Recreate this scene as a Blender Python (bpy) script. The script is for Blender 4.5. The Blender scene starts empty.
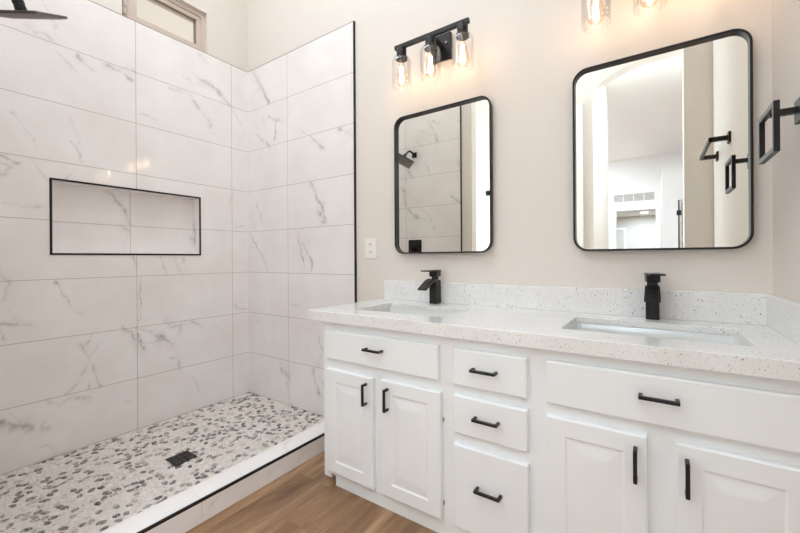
import bpy, bmesh, math, random
import numpy as np
from mathutils import Vector, Matrix

S = bpy.context.scene
C = S.collection
PI = math.pi

# ------------------------------------------------------------------ camera
yaw, roll = 0.5987616771791079, -0.006062585445763257
cam_d = bpy.data.cameras.new('camera')
cam = bpy.data.objects.new('camera', cam_d)
C.objects.link(cam)
F = Vector((-math.sin(yaw), math.cos(yaw), 0)); R0 = Vector((math.cos(yaw), math.sin(yaw), 0)); U0 = Vector((0, 0, 1))
R3 = math.cos(roll) * R0 + math.sin(roll) * U0
U3 = -math.sin(roll) * R0 + math.cos(roll) * U0
M = Matrix((R3, U3, -F)).transposed().to_4x4()
M.translation = Vector((2.5301, -1.6795, 0.9708))
cam.matrix_world = M
cam_d.sensor_fit = 'HORIZONTAL'; cam_d.sensor_width = 36.0
cam_d.lens = 372.1234 / 800 * 36
cam_d.shift_y = -(266.5 - 258.4357) / 800
cam_d.clip_start = 0.02
S.camera = cam

# ------------------------------------------------------------------ sky, exposure
w = bpy.data.worlds.new('world'); S.world = w; w.use_nodes = True
w.node_tree.nodes['Background'].inputs['Color'].default_value = (0.78, 0.71, 0.63, 1)
w.node_tree.nodes['Background'].inputs['Strength'].default_value = 1.0
S.view_settings.view_transform = 'Standard'
S.view_settings.look = 'None'
S.view_settings.gamma = 1.0
S.view_settings.use_curve_mapping = False
S.view_settings.exposure = 0.23
S.cycles.max_bounces = 14
S.cycles.diffuse_bounces = 8
S.cycles.glossy_bounces = 6
S.cycles.transparent_max_bounces = 16
S.cycles.caustics_reflective = False
S.cycles.caustics_refractive = False

# lamp powers (W) and colours used by the fixtures and added lights further down
P_BATH, P_ENTRY, P_PASS, P_BED, P_HALL, P_BULB = 12.0, 7.0, 38.0, 32.0, 70.0, 0.05
P_FILL_DAY = 80.0; C_FILL_DAY = (0.84, 1.01, 1.21)      # daylight lamp at the tall side window, both added for brightness (fill_window)
C_WARM = (0.79, 1.01, 1.25); C_BULB = (1.0, 0.82, 0.68)

# ------------------------------------------------------------------ helpers
def srgb(r, g, b):
    f = lambda c: (c / 255) / 12.92 if c / 255 <= 0.04045 else ((c / 255 + 0.055) / 1.055) ** 2.4
    return (f(r), f(g), f(b), 1)

def mat(name, col, rough=0.5, metal=0.0, spec=0.5):
    m = bpy.data.materials.new(name); m.use_nodes = True
    b = m.node_tree.nodes['Principled BSDF']
    b.inputs['Base Color'].default_value = col
    b.inputs['Roughness'].default_value = rough
    b.inputs['Metallic'].default_value = metal
    b.inputs['Specular IOR Level'].default_value = spec
    return m

class NT:
    """small wrapper to write node graphs briefly"""
    def __init__(s, m): s.t = m.node_tree; s.b = s.t.nodes['Principled BSDF']
    def n(s, typ, **kw):
        x = s.t.nodes.new(typ)
        for k, v in kw.items():
            if k.startswith('i_'):
                key = k[2:]; key = int(key) if key.isdigit() else key.replace('_', ' ')
                if isinstance(v, bpy.types.NodeSocket): s.t.links.new(v, x.inputs[key])
                else: x.inputs[key].default_value = v
            else: setattr(x, k, v)
        return x
    def math(s, op, a, b=0.0, c=0.0):
        return s.n('ShaderNodeMath', operation=op, i_0=a, i_1=b, i_2=c).outputs[0]
    def ramp(s, fac, stops):
        r = s.n('ShaderNodeValToRGB', i_0=fac)
        e = r.color_ramp.elements
        while len(e) < len(stops): e.new(0.5)
        for q, (p, c) in zip(e, stops): q.position = p; q.color = c
        return r.outputs[0]
    def mix(s, fac, a, b, blend='MIX'):
        x = s.n('ShaderNodeMix', data_type='RGBA', blend_type=blend)
        for key, v in ((0, fac), (6, a), (7, b)):
            if isinstance(v, bpy.types.NodeSocket): s.t.links.new(v, x.inputs[key])
            else: x.inputs[key].default_value = v
        return x.outputs[2]
    def col(s, v): s.t.links.new(v, s.b.inputs['Base Color'])
    def bump(s, h, strength, dist=0.01):
        x = s.n('ShaderNodeBump', i_Height=h, i_Strength=strength, i_Distance=dist)
        s.t.links.new(x.outputs[0], s.b.inputs['Normal'])
    def pos(s): return s.n('ShaderNodeNewGeometry').outputs['Position']
    def xyz(s, v): return s.n('ShaderNodeSeparateXYZ', i_0=v).outputs
    def line(s, coord, off, pitch, half, soft=0.0008):
        """1 on the joints at off + k*pitch, 0 between"""
        t = s.math('DIVIDE', s.math('SUBTRACT', coord, off), pitch)
        d = s.math('MULTIPLY', s.math('ABSOLUTE', s.math('SUBTRACT', t, s.math('ROUND', t))), pitch)
        return s.n('ShaderNodeMapRange', i_0=d, i_1=half - soft, i_2=half + soft, i_3=1.0, i_4=0.0).outputs[0]

def obj(name, bm, m, parent=None, smooth=False):
    me = bpy.data.meshes.new(name)
    bmesh.ops.recalc_face_normals(bm, faces=bm.faces)
    bm.to_mesh(me); bm.free()
    if smooth:
        for p in me.polygons: p.use_smooth = True
        me.set_sharp_from_angle(angle=math.radians(35))
    if m: me.materials.append(m)
    o = bpy.data.objects.new(name, me); C.objects.link(o)
    if parent:
        o.parent = parent
        o.matrix_parent_inverse = Matrix.Translation(parent.location).inverted() if parent.type == 'EMPTY' else Matrix()
    return o

def tag(o, label=None, cat=None, group=None, kind=None):
    if label: o['label'] = label
    if cat: o['category'] = cat
    if group: o['group'] = group
    if kind: o['kind'] = kind
    return o

def thing(name, label, cat, loc, group=None):
    o = bpy.data.objects.new(name, None); C.objects.link(o); o.location = loc
    o.empty_display_size = 0.05
    return tag(o, label, cat, group)

def struct(name, bm, m, label=None, cat=None, smooth=False):
    o = obj(name, bm, m, None, smooth)
    return tag(o, label, cat, None, 'structure')

def nb(): return bmesh.new()

def box(bm, x0, x1, y0, y1, z0, z1, bev=0.0, seg=1):
    b = bmesh.new() if bev else bm
    v = [b.verts.new((x, y, z)) for x in (x0, x1) for y in (y0, y1) for z in (z0, z1)]
    for f in ((0, 1, 3, 2), (4, 6, 7, 5), (0, 4, 5, 1), (2, 3, 7, 6), (0, 2, 6, 4), (1, 5, 7, 3)): b.faces.new([v[i] for i in f])
    if bev:
        bmesh.ops.recalc_face_normals(b, faces=b.faces)
        bmesh.ops.bevel(b, geom=list(b.edges), offset=bev, segments=seg, affect='EDGES', profile=0.5)
        add(bm, b)
    return bm

def add(bm, b):
    me = bpy.data.meshes.new('tmp'); b.to_mesh(me); b.free(); bm.from_mesh(me); bpy.data.meshes.remove(me)

def cyl(bm, p, q, r, r2=None, n=24, cap=True):
    p, q = Vector(p), Vector(q); d = (q - p).normalized()
    a = d.orthogonal().normalized(); b = d.cross(a); r2 = r if r2 is None else r2
    A = [bm.verts.new(p + r * (math.cos(t) * a + math.sin(t) * b)) for t in (2 * PI * i / n for i in range(n))]
    B = [bm.verts.new(q + r2 * (math.cos(t) * a + math.sin(t) * b)) for t in (2 * PI * i / n for i in range(n))]
    for i in range(n): bm.faces.new((A[i], A[(i + 1) % n], B[(i + 1) % n], B[i]))
    if cap: bm.faces.new(A[::-1]); bm.faces.new(B)
    return bm

def lathe(bm, prof, cx, cy, n=28):
    rings = []
    for r, z in prof:
        rings.append([bm.verts.new((cx, cy, z))] if r < 1e-5 else
                     [bm.verts.new((cx + r * math.cos(2 * PI * i / n), cy + r * math.sin(2 * PI * i / n), z)) for i in range(n)])
    for A, B in zip(rings, rings[1:]):
        for i in range(n):
            j = (i + 1) % n
            if len(A) == 1: bm.faces.new((A[0], B[j], B[i]))
            elif len(B) == 1: bm.faces.new((A[i], A[j], B[0]))
            else: bm.faces.new((A[i], A[j], B[j], B[i]))
    return bm

def tube(bm, pts, r, n=16):
    pts = [Vector(p) for p in pts]; rings = []
    up = None
    for i, p in enumerate(pts):
        d = (pts[min(i + 1, len(pts) - 1)] - pts[max(i - 1, 0)]).normalized()
        a = d.orthogonal().normalized() if up is None else (up - d * up.dot(d)).normalized()
        up = a; b = d.cross(a)
        rings.append([bm.verts.new(p + r * (math.cos(2 * PI * k / n) * a + math.sin(2 * PI * k / n) * b)) for k in range(n)])
    for A, B in zip(rings, rings[1:]):
        for k in range(n): bm.faces.new((A[k], A[(k + 1) % n], B[(k + 1) % n], B[k]))
    bm.faces.new(rings[0][::-1]); bm.faces.new(rings[-1])
    return bm

def slab(bm, ax, lo, hi, u0, u1, v0, v1, holes=()):
    """a wall/top slab with rectangular holes right through it; ax is its thickness axis"""
    def P(u, v, t): return (t, u, v) if ax == 'x' else (u, t, v) if ax == 'y' else (u, v, t)
    us = sorted({u0, u1, *[h[0] for h in holes], *[h[1] for h in holes]}); us = [u for u in us if u0 <= u <= u1]
    vs = sorted({v0, v1, *[h[2] for h in holes], *[h[3] for h in holes]}); vs = [v for v in vs if v0 <= v <= v1]
    solid = {}
    for i in range(len(us) - 1):
        for j in range(len(vs) - 1):
            cu, cv = (us[i] + us[i + 1]) / 2, (vs[j] + vs[j + 1]) / 2
            solid[i, j] = not any(h[0] < cu < h[1] and h[2] < cv < h[3] for h in holes)
    cache = {}
    def V(u, v, t):
        k = (u, v, t)
        if k not in cache: cache[k] = bm.verts.new(P(u, v, t))
        return cache[k]
    for (i, j), s in solid.items():
        if not s: continue
        a, b, c, d = us[i], us[i + 1], vs[j], vs[j + 1]
        for t in (lo, hi): bm.faces.new((V(a, c, t), V(b, c, t), V(b, d, t), V(a, d, t)))
        for (di, dj), (p, q) in {(-1, 0): ((a, c), (a, d)), (1, 0): ((b, c), (b, d)), (0, -1): ((a, c), (b, c)), (0, 1): ((a, d), (b, d))}.items():
            if not solid.get((i + di, j + dj), False):
                bm.faces.new((V(*p, lo), V(*q, lo), V(*q, hi), V(*p, hi)))
    return bm

def rrect(x0, x1, z0, z1, r, n=10):
    pts = []
    for cx, cz, a0 in ((x1 - r, z1 - r, 0), (x0 + r, z1 - r, PI / 2), (x0 + r, z0 + r, PI), (x1 - r, z0 + r, 1.5 * PI)):
        for i in range(n + 1):
            a = a0 + PI / 2 * i / n
            pts.append((cx + r * math.cos(a), cz + r * math.sin(a)))
    return pts

def loops(bm, rings, close=False):
    """skin between rings of equal length (each a list of 3D points)"""
    V = [[bm.verts.new(p) for p in r] for r in rings]
    n = len(V[0])
    for A, B in (list(zip(V, V[1:])) + ([(V[-1], V[0])] if close else [])):
        for i in range(n): bm.faces.new((A[i], A[(i + 1) % n], B[(i + 1) % n], B[i]))
    return V

# ------------------------------------------------------------------ materials
def marble(name, ucoord=None, uoff=0.0, upitch=0.605, rows=True, extra=None):
    """white polished marble-look tile: veins come from the mesh's own vein attribute, joints from position"""
    m = mat(name, srgb(226, 221, 216), 0.06)
    t = NT(m); x = t.xyz(t.pos())
    vein = t.n('ShaderNodeAttribute', attribute_name='vein').outputs['Fac']
    cloud = t.n('ShaderNodeTexNoise', i_Scale=3.0, i_Detail=5.0, i_Roughness=0.6, i_Vector=t.pos()).outputs[0]
    base = t.ramp(cloud, [(0.35, srgb(234, 229, 226)), (0.65, srgb(241, 238, 236))])
    veined = t.mix(t.math('MULTIPLY', vein, 0.8), base, srgb(124, 118, 110))
    g = None
    if ucoord is not None: g = t.line(x[ucoord], uoff, upitch, 0.0013)
    if rows:
        h = t.line(x[2], -0.031, 0.302, 0.0013)
        g = h if g is None else t.math('MAXIMUM', g, h)
    if g is not None:
        veined = t.mix(t.math('MULTIPLY', g, 0.8 if rows else 0.35), veined, srgb(140, 128, 117))
        r = t.math('MULTIPLY_ADD', g, 0.5, 0.06); t.t.links.new(r, t.b.inputs['Roughness'])
    t.col(veined)
    return m

def paint(name, col, rough=0.55):
    m = mat(name, col, rough); t = NT(m)
    nz = t.n('ShaderNodeTexNoise', i_Scale=140.0, i_Detail=3.0, i_Vector=t.pos()).outputs[0]
    t.bump(nz, 0.06, 0.004)
    return m

M_WALL = paint('warm_white_paint', srgb(226, 219, 211))
M_WALL_WHITE = paint('white_paint', srgb(240, 236, 233))
M_CEIL = paint('ceiling_paint', srgb(245, 242, 238))
M_TILE_L = marble('marble_tile_side', 1, -0.1327, 0.6047)
M_TILE_B = marble('marble_tile_end', 0, 0.4533, 0.6037)
M_CURB = marble('marble_curb_tile', 1, -0.36, 0.60, rows=False)
M_BLACK = mat('matte_black_metal', srgb(30, 29, 30), 0.35, 0.3)
M_FAUCET = mat('black_faucet_finish', srgb(38, 36, 36), 0.34, 0.3)
M_TRIM = mat('black_edge_profile', srgb(34, 32, 33), 0.4, 0.5)
M_TRIM_GREY = mat('grey_edge_profile', srgb(120, 108, 98), 0.4, 0.5)
M_CAB = mat('white_cabinet_paint', srgb(239, 242, 243), 0.35)
M_HEAD = mat('dark_brushed_metal', srgb(84, 78, 77), 0.3, 0.5)
M_GRATE = mat('dark_grate_metal', srgb(56, 53, 53), 0.35, 0.4)
M_PORC = mat('white_porcelain', srgb(226, 228, 226), 0.08)
M_PLASTIC = mat('white_plastic', srgb(240, 236, 230), 0.35)
M_DARK = mat('dark_slot', srgb(70, 62, 58), 0.6)
M_VINYL = mat('beige_window_frame', srgb(206, 192, 180), 0.4)
M_MIRROR = mat('mirror_silver', (0.88, 0.89, 0.845, 1), 0.0, 1.0)
M_WHITE = mat('white_trim_paint', srgb(242, 238, 234), 0.4)

def quartz():
    m = mat('speckled_white_quartz', srgb(236, 232, 228), 0.12); t = NT(m)
    p = t.pos()
    def specks(scale, thr, seed):
        v = t.n('ShaderNodeTexVoronoi', i_Scale=scale, i_Vector=t.n('ShaderNodeVectorMath', operation='ADD', i_0=p, i_1=(seed, seed * 2, 0)).outputs[0])
        rnd = t.xyz(v.outputs['Color'])[0]
        size = t.math('MULTIPLY', t.math('SUBTRACT', rnd, thr), 1.0 / (1 - thr) * 0.55)
        return t.n('ShaderNodeMapRange', i_0=t.math('SUBTRACT', size, v.outputs['Distance']), i_1=0.0, i_2=0.08, i_3=0.0, i_4=1.0).outputs[0], t.xyz(v.outputs['Color'])[1]
    a, ca = specks(430, 0.50, 1.0)
    b, cb = specks(280, 0.74, 4.3)
    d, cd = specks(190, 0.92, 7.7)
    cloud = t.n('ShaderNodeTexNoise', i_Scale=9.0, i_Detail=4.0, i_Vector=p).outputs[0]
    c = t.ramp(cloud, [(0.3, srgb(229, 229, 227)), (0.7, srgb(237, 237, 236))])
    c = t.mix(t.math('MULTIPLY', a, 0.55), c, srgb(203, 198, 195))
    c = t.mix(t.math('MULTIPLY', b, 0.6), c, t.ramp(cb, [(0.2, srgb(150, 142, 136)), (0.8, srgb(196, 191, 190))]))
    c = t.mix(t.math('MULTIPLY', d, 0.75), c, t.ramp(cd, [(0.2, srgb(88, 82, 78)), (0.8, srgb(165, 156, 148))]))
    t.col(c); return m
M_QUARTZ = quartz()

def wood_floor():
    m = mat('oak_plank_floor', srgb(160, 122, 88), 0.38); t = NT(m)
    x = t.xyz(t.pos())
    W, Ln = 0.18, 1.25
    row = t.math('FLOOR', t.math('DIVIDE', t.math('ADD', x[0], 0.06), W))
    rnd = t.n('ShaderNodeTexWhiteNoise', noise_dimensions='1D', i_W=row).outputs
    yy = t.math('ADD', x[1], t.math('MULTIPLY', rnd[0], 3.1))
    plank = t.math('FLOOR', t.math('DIVIDE', yy, Ln))
    pid = t.n('ShaderNodeTexWhiteNoise', noise_dimensions='2D', i_Vector=t.n('ShaderNodeCombineXYZ', i_0=row, i_1=plank).outputs[0]).outputs
    off = t.n('ShaderNodeVectorMath', operation='SCALE', i_0=pid['Color'], i_Scale=9.0).outputs[0]
    st = t.n('ShaderNodeCombineXYZ', i_0=x[0], i_1=t.math('MULTIPLY', x[1], 0.14), i_2=0.0).outputs[0]
    v = t.n('ShaderNodeVectorMath', operation='ADD', i_0=st, i_1=off).outputs[0]
    broad = t.n('ShaderNodeTexNoise', i_Scale=9.0, i_Detail=5.0, i_Roughness=0.6, i_Distortion=1.2, i_Vector=v).outputs[0]
    fine = t.n('ShaderNodeTexNoise', i_Scale=75.0, i_Detail=4.0, i_Roughness=0.7, i_Vector=v).outputs[0]
    knot = t.n('ShaderNodeTexVoronoi', i_Scale=2.6, i_Vector=t.n('ShaderNodeVectorMath', operation='MULTIPLY', i_0=v, i_1=(1.0, 2.2, 1.0)).outputs[0]).outputs['Distance']
    kn = t.n('ShaderNodeMapRange', i_0=knot, i_1=0.02, i_2=0.13, i_3=1.0, i_4=0.0).outputs[0]
    c = t.ramp(broad, [(0.30, srgb(108, 78, 54)), (0.5, srgb(150, 115, 83)), (0.70, srgb(186, 151, 117))])
    c = t.mix(t.math('MULTIPLY', t.n('ShaderNodeMapRange', i_0=fine, i_1=0.45, i_2=0.72).outputs[0], 0.5), c, srgb(112, 80, 56))
    c = t.mix(t.math('MULTIPLY', kn, 0.45), c, srgb(92, 64, 44))
    tone = t.math('MULTIPLY_ADD', pid['Value'], 0.26, 0.87)
    c = t.mix(1.0, c, t.n('ShaderNodeCombineXYZ', i_0=tone, i_1=tone, i_2=tone).outputs[0], 'MULTIPLY')
    seam = t.math('MAXIMUM', t.line(x[0], -0.06, W, 0.0009), t.line(yy, 0.0, Ln, 0.0009))
    c = t.mix(t.math('MULTIPLY', seam, 0.3), c, srgb(70, 50, 36))
    t.col(c); t.bump(fine, 0.05, 0.003)
    return m
M_WOOD = wood_floor()

def pebble_mat():
    m = mat('river_pebble_stone', srgb(220, 214, 208), 0.35); t = NT(m)
    a = t.n('ShaderNodeAttribute', attribute_name='tone').outputs['Fac']
    st = t.n('ShaderNodeTexNoise', i_Scale=105.0, i_Detail=4.0, i_Roughness=0.65, i_Distortion=1.0, i_Vector=t.pos()).outputs[0]
    base = t.ramp(a, [(0.0, srgb(62, 58, 58)), (0.14, srgb(86, 81, 80)), (0.22, srgb(140, 132, 126)), (0.34, srgb(186, 178, 169)), (0.45, srgb(222, 214, 206)), (1.0, srgb(236, 230, 224))])
    streak = t.n('ShaderNodeMapRange', i_0=st, i_1=0.555, i_2=0.63, i_3=0.0, i_4=1.0).outputs[0]
    c = t.mix(t.math('MULTIPLY', streak, 0.7), base, srgb(112, 105, 101))
    light = t.n('ShaderNodeMapRange', i_0=st, i_1=0.49, i_2=0.40, i_3=0.0, i_4=1.0).outputs[0]
    c = t.mix(t.math('MULTIPLY', light, 0.75), c, srgb(228, 222, 216))
    t.col(c); return m
M_PEBBLE = pebble_mat()
M_GROUT = mat('pale_grout', srgb(222, 214, 206), 0.7)

def thin_glass(name, tint=(1, 1, 1, 1), refl=0.9, base=0.04):
    m = bpy.data.materials.new(name); m.use_nodes = True
    t = m.node_tree; t.nodes.clear()
    o = t.nodes.new('ShaderNodeOutputMaterial'); mx = t.nodes.new('ShaderNodeMixShader')
    tr = t.nodes.new('ShaderNodeBsdfTransparent'); tr.inputs[0].default_value = tint
    gl = t.nodes.new('ShaderNodeBsdfGlossy'); gl.inputs['Roughness'].default_value = 0.02
    lw = t.nodes.new('ShaderNodeLayerWeight'); lw.inputs[0].default_value = 0.25
    mm = t.nodes.new('ShaderNodeMath'); mm.operation = 'MULTIPLY_ADD'; mm.inputs[1].default_value = refl * 0.6; mm.inputs[2].default_value = base
    t.links.new(lw.outputs['Fresnel'], mm.inputs[0]); t.links.new(mm.outputs[0], mx.inputs[0])
    t.links.new(tr.outputs[0], mx.inputs[1]); t.links.new(gl.outputs[0], mx.inputs[2]); t.links.new(mx.outputs[0], o.inputs[0])
    return m
M_SHADE = thin_glass('clear_glass_shade', (0.99, 0.985, 0.98, 1), 0.35, 0.02)
M_BULB = thin_glass('amber_bulb_glass', (1.0, 0.91, 0.82, 1), 0.4, 0.03)
M_PANE = thin_glass('window_glass', (0.97, 0.97, 0.96, 1), 0.8, 0.03)

def emit(name, col, k):
    m = bpy.data.materials.new(name); m.use_nodes = True
    b = m.node_tree.nodes['Principled BSDF']
    b.inputs['Base Color'].default_value = (0.8, 0.8, 0.8, 1)
    b.inputs['Emission Color'].default_value = col; b.inputs['Emission Strength'].default_value = k
    return m
M_FILAMENT = emit('glowing_filament', (1.0, 0.74, 0.50, 1), 30)
M_LENS = emit('lit_lamp_lens', (1.0, 0.95, 0.88, 1), 2)

# ------------------------------------------------------------------ veined tile meshes
rng = np.random.default_rng(7)
_lat = rng.random((64, 64))
def vnoise(u, v, s):
    """value noise in -1..1 over arrays u, v"""
    a, b = u * s, v * s
    i, j = np.floor(a).astype(int), np.floor(b).astype(int)
    f, g = a - i, b - j; f = f * f * (3 - 2 * f); g = g * g * (3 - 2 * g)
    L = lambda p, q: _lat[p % 64, q % 64]
    return 2 * ((L(i, j) * (1 - f) + L(i + 1, j) * f) * (1 - g) + (L(i, j + 1) * (1 - f) + L(i + 1, j + 1) * f) * g) - 1

def vein_field(U, V, strokes):
    u = U + 0.010 * vnoise(U, V, 22) + 0.005 * vnoise(U + 3, V, 55) + 0.003 * vnoise(U, V + 5, 110)
    v = V + 0.010 * vnoise(U + 7, V + 2, 22) + 0.005 * vnoise(U, V + 9, 55) + 0.003 * vnoise(U + 1, V, 110)
    out = np.zeros_like(U)
    brk = 0.62 + 0.5 * vnoise(U + 11, V, 35) + 0.28 * vnoise(U, V + 13, 90)
    for pts, wd, k in strokes:
        d = np.full(U.shape, 9.0)
        for (a, b), (c, e) in zip(pts, pts[1:]):
            L2 = (c - a) ** 2 + (e - b) ** 2 + 1e-9
            t = np.clip(((u - a) * (c - a) + (v - b) * (e - b)) / L2, 0, 1)
            d = np.minimum(d, np.hypot(u - a - t * (c - a), v - b - t * (e - b)))
        wd = wd * (0.75 + 0.5 * vnoise(U + 21, V + 4, 18))
        wd = np.maximum(wd, 0.0022)
        core = np.exp(-(d / (wd * 0.55)) ** 2); halo = 0.40 * np.exp(-(d / (wd * 2.3)) ** 2) * np.clip(0.7 + 0.6 * vnoise(U + 31, V + 17, 28), 0, 1.3)
        out = np.maximum(out, k * np.clip(brk, 0.1, 1.2) * (core + halo))
    return np.clip(out * 1.0, 0, 1)

def tile_panel(name, ax, w0, u0, u1, v0, v1, strokes, m, parent, holes=(), step=0.005, flip=False):
    def axis(a, b, cuts):
        n = [a] + sorted(c for c in cuts if a < c < b) + [b]
        out = []
        for p, q in zip(n, n[1:]):
            k = max(1, int(round((q - p) / step))); out += list(np.linspace(p, q, k, endpoint=False))
        return np.array(out + [b])
    us = axis(u0, u1, [c for h in holes for c in h[:2]]); vs = axis(v0, v1, [c for h in holes for c in h[2:]])
    UU, VV = np.meshgrid(us, vs, indexing='ij'); nu, nv = UU.shape
    W = np.full(UU.shape, w0)
    co = np.stack([W, UU, VV] if ax == 'x' else [UU, W, VV] if ax == 'y' else [UU, VV, W], -1).reshape(-1, 3)
    idx = np.arange(nu * nv).reshape(nu, nv)
    q = np.stack([idx[:-1, :-1], idx[1:, :-1], idx[1:, 1:], idx[:-1, 1:]], -1)
    cu = (us[:-1] + us[1:]) / 2; cv = (vs[:-1] + vs[1:]) / 2
    keep = np.ones(q.shape[:2], bool)
    for h in holes:
        keep &= ~(((cu > h[0]) & (cu < h[1]))[:, None] & ((cv > h[2]) & (cv < h[3]))[None, :])
    q = q[keep]
    if flip: q = q[:, ::-1]
    me = bpy.data.meshes.new(name)
    me.vertices.add(len(co)); me.vertices.foreach_set('co', co.astype(np.float32).ravel())
    me.loops.add(q.size); me.loops.foreach_set('vertex_index', q.ravel().astype(np.int32))
    me.polygons.add(len(q)); me.polygons.foreach_set('loop_start', np.arange(0, q.size, 4, dtype=np.int32))
    me.update(calc_edges=True); me.validate()
    at = me.attributes.new('vein', 'FLOAT', 'POINT')
    at.data.foreach_set('value', vein_field(UU, VV, strokes).ravel().astype(np.float32))
    me.materials.append(m)
    o = bpy.data.objects.new(name, me); C.objects.link(o)
    if parent: o.parent = parent
    return o

VEINS_LEFT=[
 ([(-1.005, 2.06), (-0.98, 2.039), (-0.945, 2.005)],0.012,0.45),
 ([(-0.868, 2.07), (-0.826, 2.054), (-0.791, 2.051), (-0.751, 2.026)],0.014,0.5),
 ([(-0.816, 2.07), (-0.761, 2.098), (-0.746, 2.081)],0.008,0.4),
 ([(-1.139, 2.076), (-1.078, 2.038), (-1.005, 1.98)],0.004,0.45),
 ([(-1.196, 2.127), (-1.168, 2.102), (-1.138, 2.111), (-1.108, 2.096)],0.016,0.28),
 ([(-1.141, 2.281), (-1.115, 2.204), (-1.081, 2.129)],0.006,0.3),
 ([(-0.554, 2.058), (-0.488, 2.064), (-0.425, 2.061)],0.012,0.3),
 ([(-0.406, 2.034), (-0.346, 1.973), (-0.278, 1.898)],0.011,0.45),
 ([(-0.716, 1.842), (-0.674, 1.838), (-0.635, 1.825)],0.006,0.5),
 ([(-0.372, 2.194), (-0.29, 2.185), (-0.211, 2.145), (-0.151, 2.094)],0.018,0.5),
 ([(-0.364, 2.373), (-0.337, 2.344), (-0.31, 2.322)],0.012,0.25),
 ([(-0.475, 2.166), (-0.385, 2.149), (-0.318, 2.147)],0.008,0.25),
 ([(-1.294, 1.462), (-1.268, 1.459), (-1.234, 1.447)],0.012,0.7),
 ([(-1.294, 1.43), (-1.261, 1.422), (-1.278, 1.371), (-1.294, 1.359)],0.012,0.4),
 ([(-1.192, 1.466), (-1.164, 1.422), (-1.127, 1.363)],0.004,0.4),
 ([(-1.028, 1.606), (-1.007, 1.569), (-0.982, 1.505)],0.004,0.55),
 ([(-1.278, 1.249), (-1.228, 1.24), (-1.142, 1.245)],0.01,0.25),
 ([(-1.016, 1.44), (-1.057, 1.39), (-1.065, 1.358)],0.005,0.3),
 ([(-0.762, 1.012), (-0.747, 0.947), (-0.742, 0.882)],0.004,0.5),
 ([(-0.612, 0.995), (-0.595, 0.92), (-0.567, 0.875)],0.005,0.55),
 ([(-0.525, 0.982), (-0.507, 0.937), (-0.489, 0.892)],0.005,0.6),
 ([(-0.469, 0.995), (-0.482, 0.95)],0.004,0.5),
 ([(-1.102, 0.866), (-1.083, 0.814), (-1.052, 0.743)],0.004,0.75),
 ([(-1.052, 0.743), (-1.028, 0.714), (-0.986, 0.683)],0.004,0.35),
 ([(-0.711, 0.875), (-0.722, 0.733), (-0.723, 0.608)],0.003,0.6),
 ([(-0.739, 0.551), (-0.723, 0.494), (-0.703, 0.431)],0.014,0.75),
 ([(-0.739, 0.574), (-0.67, 0.533), (-0.603, 0.485), (-0.546, 0.443)],0.024,0.45),
 ([(-0.703, 0.461), (-0.626, 0.477), (-0.569, 0.453)],0.014,0.4),
 ([(-0.586, 0.576), (-0.545, 0.55), (-0.491, 0.549), (-0.509, 0.487)],0.014,0.4),
 ([(-0.478, 0.56), (-0.421, 0.558), (-0.349, 0.514)],0.01,0.32),
 ([(-0.814, 0.58), (-0.774, 0.539), (-0.734, 0.485)],0.008,0.5),
 ([(-0.999, 0.529), (-0.97, 0.448), (-0.944, 0.371), (-0.918, 0.276)],0.005,0.75),
 ([(-0.894, 0.554), (-0.917, 0.519), (-0.944, 0.47), (-0.987, 0.404), (-1.005, 0.349)],0.006,0.55),
 ([(-0.952, 0.564), (-0.978, 0.515)],0.005,0.5),
 ([(-0.97, 0.432), (-0.987, 0.489), (-1.004, 0.52)],0.008,0.4),
 ([(-0.552, 0.355), (-0.51, 0.339), (-0.498, 0.272)],0.009,0.4),
 ([(-0.155, 0.39), (-0.214, 0.457), (-0.272, 0.536)],0.003,0.3),
 ([(-0.122, 0.646), (-0.075, 0.604), (-0.001, 0.595)],0.01,0.5),
 ([(-0.066, 0.67), (-0.042, 0.638)],0.006,0.35),
 ([(-1.297, 0.685), (-1.264, 0.666), (-1.217, 0.658)],0.01,0.6),
 ([(-1.297, 0.647), (-1.278, 0.606)],0.012,0.5),
 ([(-1.224, 0.659), (-1.174, 0.652)],0.005,0.35),
 ([(-1.296, 0.937), (-1.277, 0.88), (-1.29, 0.787)],0.012,0.3),
 ([(-1.299, 0.208), (-1.253, 0.172), (-1.198, 0.151), (-1.14, 0.139)],0.03,0.55),
 ([(-1.259, 0.241), (-1.233, 0.183)],0.01,0.35),
 ([(-1.132, 0.257), (-1.086, 0.232), (-1.038, 0.248), (-1.005, 0.237), (-0.963, 0.213)],0.018,0.3),
 ([(-1.062, 0.276), (-1.021, 0.306), (-1.005, 0.323)],0.005,0.4),
 ([(-1.17, 0.046), (-1.136, 0.042), (-1.114, 0.012), (-1.11, -0.03)],0.012,0.35),
 ([(-0.962, 0.273), (-0.962, 0.311)],0.004,0.5),
 ([(-0.378, 0.081), (-0.391, 0.125), (-0.41, 0.184)],0.003,0.6),
 ([(-1.271, 0.747), (-1.244, 0.696)],0.005,0.3),
 ([(-0.826, 0.17), (-0.766, 0.127)],0.004,0.25),
 ([(-0.306, 1.856), (-0.22, 1.837)],0.005,0.3),
 ([(-1.26, 1.68), (-1.219, 1.634), (-1.163, 1.531)],0.004,0.3),
 ([(-1.039, 1.719), (-1.015, 1.652), (-0.982, 1.565)],0.005,0.3),
 ([(-0.121, 2.046), (-0.065, 1.99), (-0.017, 1.929)],0.008,0.3),
 ([(-0.109, 1.479), (-0.148, 1.365)],0.005,0.4),
 ([(-0.103, 1.201), (-0.038, 1.22)],0.006,0.35),
]
VEINS_NICHE=[
 ([(-0.843, 1.368), (-0.799, 1.315), (-0.769, 1.259), (-0.739, 1.189)],0.008,0.6),
 ([(-0.78, 1.168), (-0.754, 1.152)],0.006,0.5),
 ([(-0.76, 1.14), (-0.765, 1.031)],0.004,0.35),
 ([(-0.386, 1.14), (-0.346, 1.052)],0.008,0.4),
]
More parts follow.
